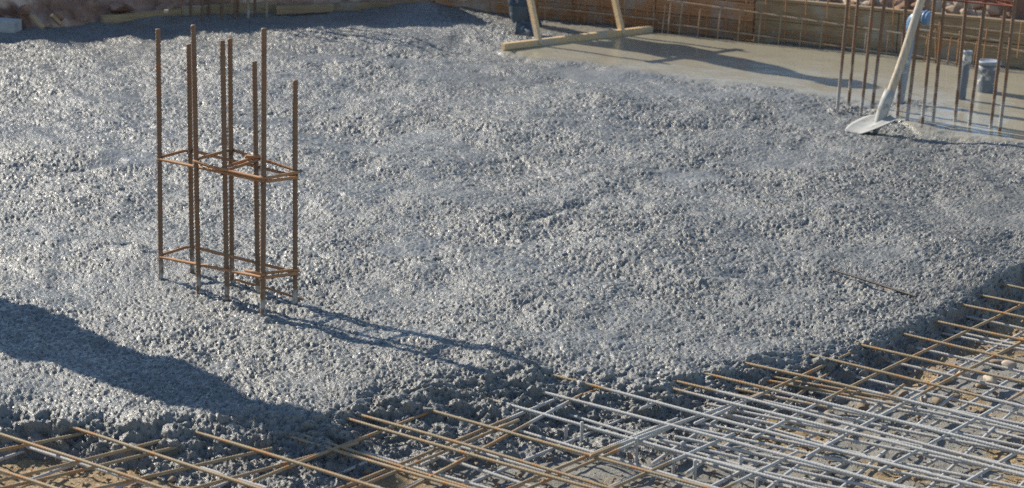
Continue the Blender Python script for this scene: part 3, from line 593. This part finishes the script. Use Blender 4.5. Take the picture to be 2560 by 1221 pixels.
# ------------------------------------------------------------------ pipes
def lathe(prof, n=28):
    vs, fs = [], []
    for r, z in prof:
        for k in range(n): a = 2 * math.pi * k / n; vs.append((r * math.cos(a), r * math.sin(a), z))
    for i in range(len(prof) - 1):
        for k in range(n): fs.append((i * n + k, i * n + (k + 1) % n, (i + 1) * n + (k + 1) % n, (i + 1) * n + k))
    fs.append(tuple((len(prof) - 1) * n + k for k in range(n))); return vs, fs
def pipe(label, base, top, r, mat, capmat):
    b = P(*base); t = Pd(top[0], top[1], b[1] + .0); d = t - b; H = float(np.linalg.norm(d))
    o = thing('drain_pipe', label, 'pipe', b); o.rotation_mode = 'QUATERNION'; o.rotation_quaternion = Vector(d).to_track_quat('Z', 'Y')
    obj('pipe_body', mesh_of(*lathe([(r, -.15), (r, H * .72), (r, H - .05)])), mat, o)
    obj('socket_collar', mesh_of(*lathe([(r, H - .075), (r * 1.10, H - .066), (r * 1.15, H - .05), (r * 1.15, H - .034), (r * 1.09, H - .028), (r * 1.09, H - .014)])), mat, o)
    cl_ = [c for c in o.children if c.name.startswith('socket_collar')][0]; obj('end_cap', mesh_of(*lathe([(r * 1.10, H - .020), (r * 1.20, H - .019), (r * 1.22, H - .006), (r * 1.18, H), (r * .95, H + .001), (r * .90, H - .003)])), capmat, cl_)
    # collar of mortar round the foot
    return o
pipe('slim capped grey drain pipe standing in the screeded concrete', (2403, 250), (2420, 127), .023, 'pvc', 'pvc_light')
pipe('wide capped grey drain pipe splashed with cement', (2467, 232), (2473, 152), .056, 'pvc', 'pvc_light')
b = P(2247, 258); t = Pd(2281, 62, b[1] + .05)
ep = thing('elbow_pipe', 'pale pipe with a blue elbow and cap, behind the shovel handle', 'pipe', b)
part('pipe_body', mesh_of(*tube([b - (t - b) * .3, b, b + (t - b) * .5, b + (t - b) * .98], .026, 20)), 'pvc_light', ep)
d = (t - b) / np.linalg.norm(t - b); hd = np.array([.80, -.58, -.10]); hd /= np.linalg.norm(hd); R_ = .052
el = [t - d * .05, t - d * .02] + [t + d * R_ * math.sin(a) + hd * R_ * (1 - math.cos(a)) for a in np.linspace(0, math.pi / 2, 9)]; en = el[-1]; el.append(en + hd * .012)
part('elbow', mesh_of(*tube(el, [.037, .0365] + [.035] * 10, 22)), 'pvc_blue', ep)
elb_ = [c for c in ep.children if c.name.startswith('elbow')][0]; part('end_cap', mesh_of(*tube([en + hd * .008, en + hd * .012, en + hd * .024, en + hd * .0245, en + hd * .030, en + hd * .045, en + hd * .048], [.037, .042, .042, .037, .041, .041, .037], 24)), 'pvc_blue', elb_)

# ------------------------------------------------------------------ shovel
sp = P(2200, 298, .05)
sv = thing('shovel', 'cement-coated shovel with a worn wooden handle, its blade stuck in the wet concrete', 'shovel', (sp[0], sp[1], 0))
htop = Pd(2306, 0, sp[1] + .10); hd_ = (htop - sp) / np.linalg.norm(htop - sp)
hend = sp + hd_ * 1.05; hp = [sp + hd_ * k for k in np.linspace(.02, 1.05, 16)]
hp = [p + np.array([.007 * math.sin(i * .45), 0, .0]) for i, p in enumerate(hp)]
part('handle', mesh_of(*tube(hp, [.0225 - .003 * i / 15 for i in range(16)], 16)), 'handle', sv)
part('socket', mesh_of(*tube([sp - hd_ * .05 + np.array([-.012, -.03, -.02]), sp - hd_ * .01, sp + hd_ * .04, sp + hd_ * .10, sp + hd_ * .155], [.012, .026, .030, .031, .0275], 16)), 'blade', sv)
ta = np.array([-.82, -.55, -.20]); ta /= np.linalg.norm(ta); wa = np.array([.50, -.85, .10]); wa -= ta * (wa @ ta); wa /= np.linalg.norm(wa); na = np.cross(ta, wa); na = na if na[2] > 0 else -na
prof = [(t_ * .84, h_ * .80) for t_, h_ in [(-.035, .085), (-.02, .118), (.01, .138), (.05, .146), (.10, .147), (.15, .142), (.20, .128), (.25, .10), (.28, .06), (.295, .01)]]
V, F = [], []; M = 17; so = sp + np.array([.030, -.016, -.004])
for sgn in (0, 1):
    for tt, hw in prof:
        for j in range(M):
            x = -1 + 2 * j / (M - 1); dish = .040 * (x * hw / .14) ** 2 + .016 * max(0, 1 - abs(x * hw) / .035) * max(0, 1 - tt / .16) - .03 * (tt / .3) * (1 - tt / .3)
            V.append(so + ta * tt + wa * x * hw + na * (dish - .003 * sgn))
n1 = len(prof) * M
for s_ in (0, 1):
    for i in range(len(prof) - 1):
        for j in range(M - 1):
            q = [s_ * n1 + i * M + j, s_ * n1 + i * M + j + 1, s_ * n1 + (i + 1) * M + j + 1, s_ * n1 + (i + 1) * M + j]; F.append(tuple(q if s_ == 0 else q[::-1]))
rim = [i * M for i in range(len(prof))] + [(len(prof) - 1) * M + j for j in range(1, M)] + [i * M + M - 1 for i in range(len(prof) - 2, -1, -1)] + list(range(M - 2, 0, -1))
for a, c in zip(rim, rim[1:] + rim[:1]): F.append((a, c, c + n1, a + n1))
part('blade', mesh_of(V, F), 'blade', sv)

# ------------------------------------------------------------------ float board with two handles
a, b = P(1258, 117, .02), P(1628, 73, .02); bd = (b - a) / np.linalg.norm(b - a); bn = np.array([-bd[1], bd[0], 0])       # bn: towards the worker
fb = thing('screed_board', 'wooden screed board with two slanting timber handles, drawn across the wet concrete', 'screed', ((a + b) / 2)[:2].tolist() + [0.])
part('board', mesh_of(*box((a + b) / 2, np.linalg.norm(b - a), .035, .040, axes(bd), .003), smooth=False), 'timber', fb)
hts = []
for px, py, tx in [(1352, 108, 1326), (1573, 86, 1537)]:
    q = P(px, py, .02); s = (q - a) @ bd; base = a + bd * s - np.array([0, 0, .012]) - bn * .012
    t = Pd(tx, 0, base[1] + .07); dr = (t - base) / np.linalg.norm(t - base); L = .78 / dr[2]; e_ = base + dr * L; hts.append((base, dr, e_))
    part('handle', mesh_of(*box((base + e_) / 2, L, .026, .038, axes(dr, np.cross(dr, bd)), .003), smooth=False), 'timber', fb)
e0, e1 = hts[0][2] - hts[0][1] * .04, hts[1][2] - hts[1][1] * .04; cd = (e1 - e0) / np.linalg.norm(e1 - e0)
part('crossbar', mesh_of(*box((e0 + e1) / 2 + bn * .045, np.linalg.norm(e1 - e0) + .12, .034, .034, axes(cd), .004), smooth=False), 'timber', fb)
grip = (e0 + e1) / 2 + bn * .045

# ------------------------------------------------------------------ workers (skinned figures)
def skin_mesh(verts, edges, radii, sub=2, root=0):
    me = bpy.data.meshes.new('sk'); me.from_pydata([tuple(map(float, v)) for v in verts], edges, [])
    o = bpy.data.objects.new('sk', me); COL.objects.link(o); o.modifiers.new('s', 'SKIN'); m = o.modifiers.new('u', 'SUBSURF'); m.levels = sub
    if not me.skin_vertices: me.attributes
    lay = me.skin_vertices[0].data if me.skin_vertices else None
    if lay is None: raise RuntimeError('no skin layer')
    for i, r in enumerate(radii):
        lay[i].radius = (r, r) if not hasattr(r, '__len__') else r
        lay[i].use_root = i == root
    bpy.context.view_layer.update(); dg = bpy.context.evaluated_depsgraph_get(); out = bpy.data.meshes.new_from_object(o.evaluated_get(dg))
    bpy.data.objects.remove(o); bpy.data.meshes.remove(me)
    out.polygons.foreach_set('use_smooth', [True] * len(out.polygons)); out.materials.clear(); return out
def lerp(a, b, t): return np.asarray(a) * (1 - t) + np.asarray(b) * t
def person(name, label, J, fwd):
    """J: joints in site coordinates; fwd: facing direction"""
    root = thing(name, label, 'person', ((J['footL'] + J['footR']) / 2)); fwd = np.asarray(fwd, float)
    V = [J['pelvis'], J['belly'], J['chest'], J['neck'], J['head'] - np.array([0, 0, .04]), J['head'] + np.array([0, 0, .06])]; Rr = [.14, .125, .15, .055, .085, .085]; E_ = [(0, 1), (1, 2), (2, 3), (3, 4), (4, 5)]
    def chain(st, pts, rs):
        i = st
        for p, r in zip(pts, rs): V.append(np.asarray(p, float)); Rr.append(r); E_.append((i, len(V) - 1)); i = len(V) - 1
        return i
    for s in 'LR':
        chain(0, [J['hip' + s], lerp(J['hip' + s], J['knee' + s], .5), J['knee' + s], lerp(J['knee' + s], J['foot' + s], .35), J['foot' + s] + np.array([0, 0, .08]), J['foot' + s] + fwd * .11 + np.array([0, 0, .035])], [.10, .085, .055, .042, .026, .02])
        w_ = chain(2, [J['sho' + s], lerp(J['sho' + s], J['elb' + s], .5), J['elb' + s], J['wri' + s]], [.07, .052, .042, .03])
        h = J['wri' + s]; hd = h - J['elb' + s]; hd = hd / np.linalg.norm(hd); side = np.cross(hd, [0, 0, 1.]); n_ = np.linalg.norm(side); side = side / n_ if n_ > .1 else np.array([1., 0, 0])
        pal = chain(w_, [h + hd * .05], [.028])
        curl = np.cross(side, hd); curl = curl if curl[2] < 0 else -curl
        for k, (of, ln) in enumerate([(-.03, .070), (-.01, .080), (.01, .076), (.03, .060)]):
            p0 = h + hd * .085 + side * of; chain(pal, [p0, p0 + hd * ln * .45 + curl * .01, p0 + hd * ln * .6 + curl * .045], [.010, .009, .008])
        chain(pal, [h + hd * .04 + side * -.045, h + hd * .07 + side * -.06 + curl * .03], [.011, .009])
    obj_ = part('body', skin_mesh(V, E_, Rr), 'skin', root)
    H = J['head']; fs = []
    for sx in (-1, 1):
        sd = np.cross(fwd, [0, 0, 1]) * sx; fs.append(tube([H + sd * .085 + np.array([0, 0, -.03]), H + sd * .095, H + sd * .085 + np.array([0, 0, .03])], [.012, .018, .012], 8)); fs.append(tube([H + sd * .03 + fwd * .082 + np.array([0, 0, .012]), H + sd * .03 + fwd * .09 + np.array([0, 0, .012])], .011, 8))
    part('face', mesh_of(*join(*fs, tube([H + fwd * .085 + np.array([0, 0, .015]), H + fwd * .112 + np.array([0, 0, -.03])], [.010, .018], 8), tube([H + fwd * .09 - np.cross(fwd, [0, 0, 1]) * .028 + np.array([0, 0, -.055]), H + fwd * .09 + np.cross(fwd, [0, 0, 1]) * .028 + np.array([0, 0, -.055])], .008, 6))), 'skin', root)
    for s in 'LR':
        A, K = J['foot' + s], J['knee' + s]; up_ = (K - A) / np.linalg.norm(K - A)
        part('boot', skin_mesh([A + np.array([0, 0, .05]) - fwd * .03, A + up_ * .14, A + up_ * .22, A + up_ * .33, A + fwd * .08 + np.array([0, 0, .035]), A + fwd * .17 + np.array([0, 0, .03])], [(0, 1), (1, 2), (2, 3), (0, 4), (4, 5)], [(.060, .060), (.066, .062), (.072, .070), (.076, .074), (.055, .05), (.05, .036)], 2), 'boot', root)
    V, Rr, E_ = [J['pelvis']], [.165], []
    for s in 'LR': chain(0, [J['hip' + s], lerp(J['hip' + s], J['knee' + s], .5), J['knee' + s], lerp(J['knee' + s], J['foot' + s], .35), lerp(J['knee' + s], J['foot' + s], .52)], [.115, .10, .08, .078, .082])
    part('trousers', skin_mesh(V, E_, Rr), 'trouser', root)
    V, Rr, E_ = [lerp(J['pelvis'], J['belly'], .3), J['belly'], J['chest'], lerp(J['chest'], J['neck'], .6)], [.17, .155, .175, .075], [(0, 1), (1, 2), (2, 3)]
    for s in 'LR': chain(2, [J['sho' + s], lerp(J['sho' + s], J['elb' + s], .5), J['elb' + s], lerp(J['elb' + s], J['wri' + s], .9)], [.085, .068, .058, .045])
    part('jacket', skin_mesh(V, E_, Rr), 'jacket', root)
    hv, hf = lathe([(.135, 0), (.13, .012), (.115, .015), (.112, .05), (.09, .09), (.05, .115), (.01, .122)], 20)
    part('hard_hat', mesh_of([np.array(v) + H + np.array([0, 0, .05]) for v in hv], hf), 'helmet', root)
    return root
Z3 = np.array([0, 0, 1.])
f1 = np.array([.66, -.75, 0.]); f1 /= np.linalg.norm(f1); s1 = np.array([-f1[1], f1[0], 0]); s1 = -s1                        # s1: to the worker's right... either side
fl = P(1298, 92, -.02); fr = P(1306, 68, -.02)
pel = (fl + fr) / 2 - f1 * .10 + Z3 * .80
che = pel + f1 * .40 + Z3 * .22
J1 = dict(footL=fl, footR=fr, pelvis=pel, belly=pel + f1 * .10 + Z3 * .18, chest=che, neck=che + f1 * .14 + Z3 * .10, head=che + f1 * .24 + Z3 * .19)
lat = (fr - fl); lat /= np.linalg.norm(lat); lat2 = np.array([-f1[1], f1[0], 0]); lat2 = lat2 if lat2 @ lat > 0 else -lat2
latS = lat2 * .45 - np.array([SH[0], SH[1], 0]) * .9; latS /= np.linalg.norm(latS)
for s, k, ft in (('L', -1, fl), ('R', 1, fr)):
    J1['hip' + s] = pel + lat2 * .10 * k - Z3 * .05; J1['knee' + s] = lerp(J1['hip' + s], ft, .52) + f1 * .05
    J1['knee' + s][:2] = ft[:2] + (J1['knee' + s][:2] - ft[:2]) * .35
    J1['sho' + s] = che + latS * .17 * k + Z3 * .06; hnd = grip + cd * (.10 * k) + bn * .02
    J1['wri' + s] = hnd + (J1['sho' + s] - hnd) / np.linalg.norm(J1['sho' + s] - hnd) * .10; J1['elb' + s] = lerp(J1['sho' + s], J1['wri' + s], .5) - f1 * .05 + lat2 * .03 * k
person('person', 'worker in dark muddy boots pulling the screed board', J1, f1)
hs = P(770, 1052); ft = np.array([hs[0] - SH[0] * 1.72 / math.tan(SUN_EL), hs[1] - SH[1] * 1.72 / math.tan(SUN_EL), -.04])  # unseen second worker, added outside the view to cast the lower-left shadow
f2_ = np.array([-SH[1] + .45 * SH[0], SH[0] + .45 * SH[1], 0]); f2_ /= np.linalg.norm(f2_); l2 = np.array([-f2_[1], f2_[0], 0])
pel = ft + Z3 * .92; che = pel + Z3 * .45
J2 = dict(footL=ft - l2 * .14, footR=ft + l2 * .14, pelvis=pel, belly=pel + Z3 * .2, chest=che, neck=che + Z3 * .17, head=che + Z3 * .31)
for s, k in (('L', -1), ('R', 1)):
    J2['hip' + s] = pel + l2 * .10 * k - Z3 * .05; J2['knee' + s] = lerp(J2['hip' + s], J2['foot' + s], .5) + f2_ * .02; J2['sho' + s] = che + l2 * .20 * k + Z3 * .06
    J2['elb' + s] = J2['sho' + s] + l2 * .07 * k - Z3 * .28; J2['wri' + s] = J2['elb' + s] + f2_ * .06 - l2 * .05 * k - Z3 * .16
person('person', 'unseen worker in a grey jacket, added left of the rusty column cage for his shadow', J2, f2_)
print('tris', sum(len(o.data.polygons) for o in S.objects if o.type == 'MESH'))
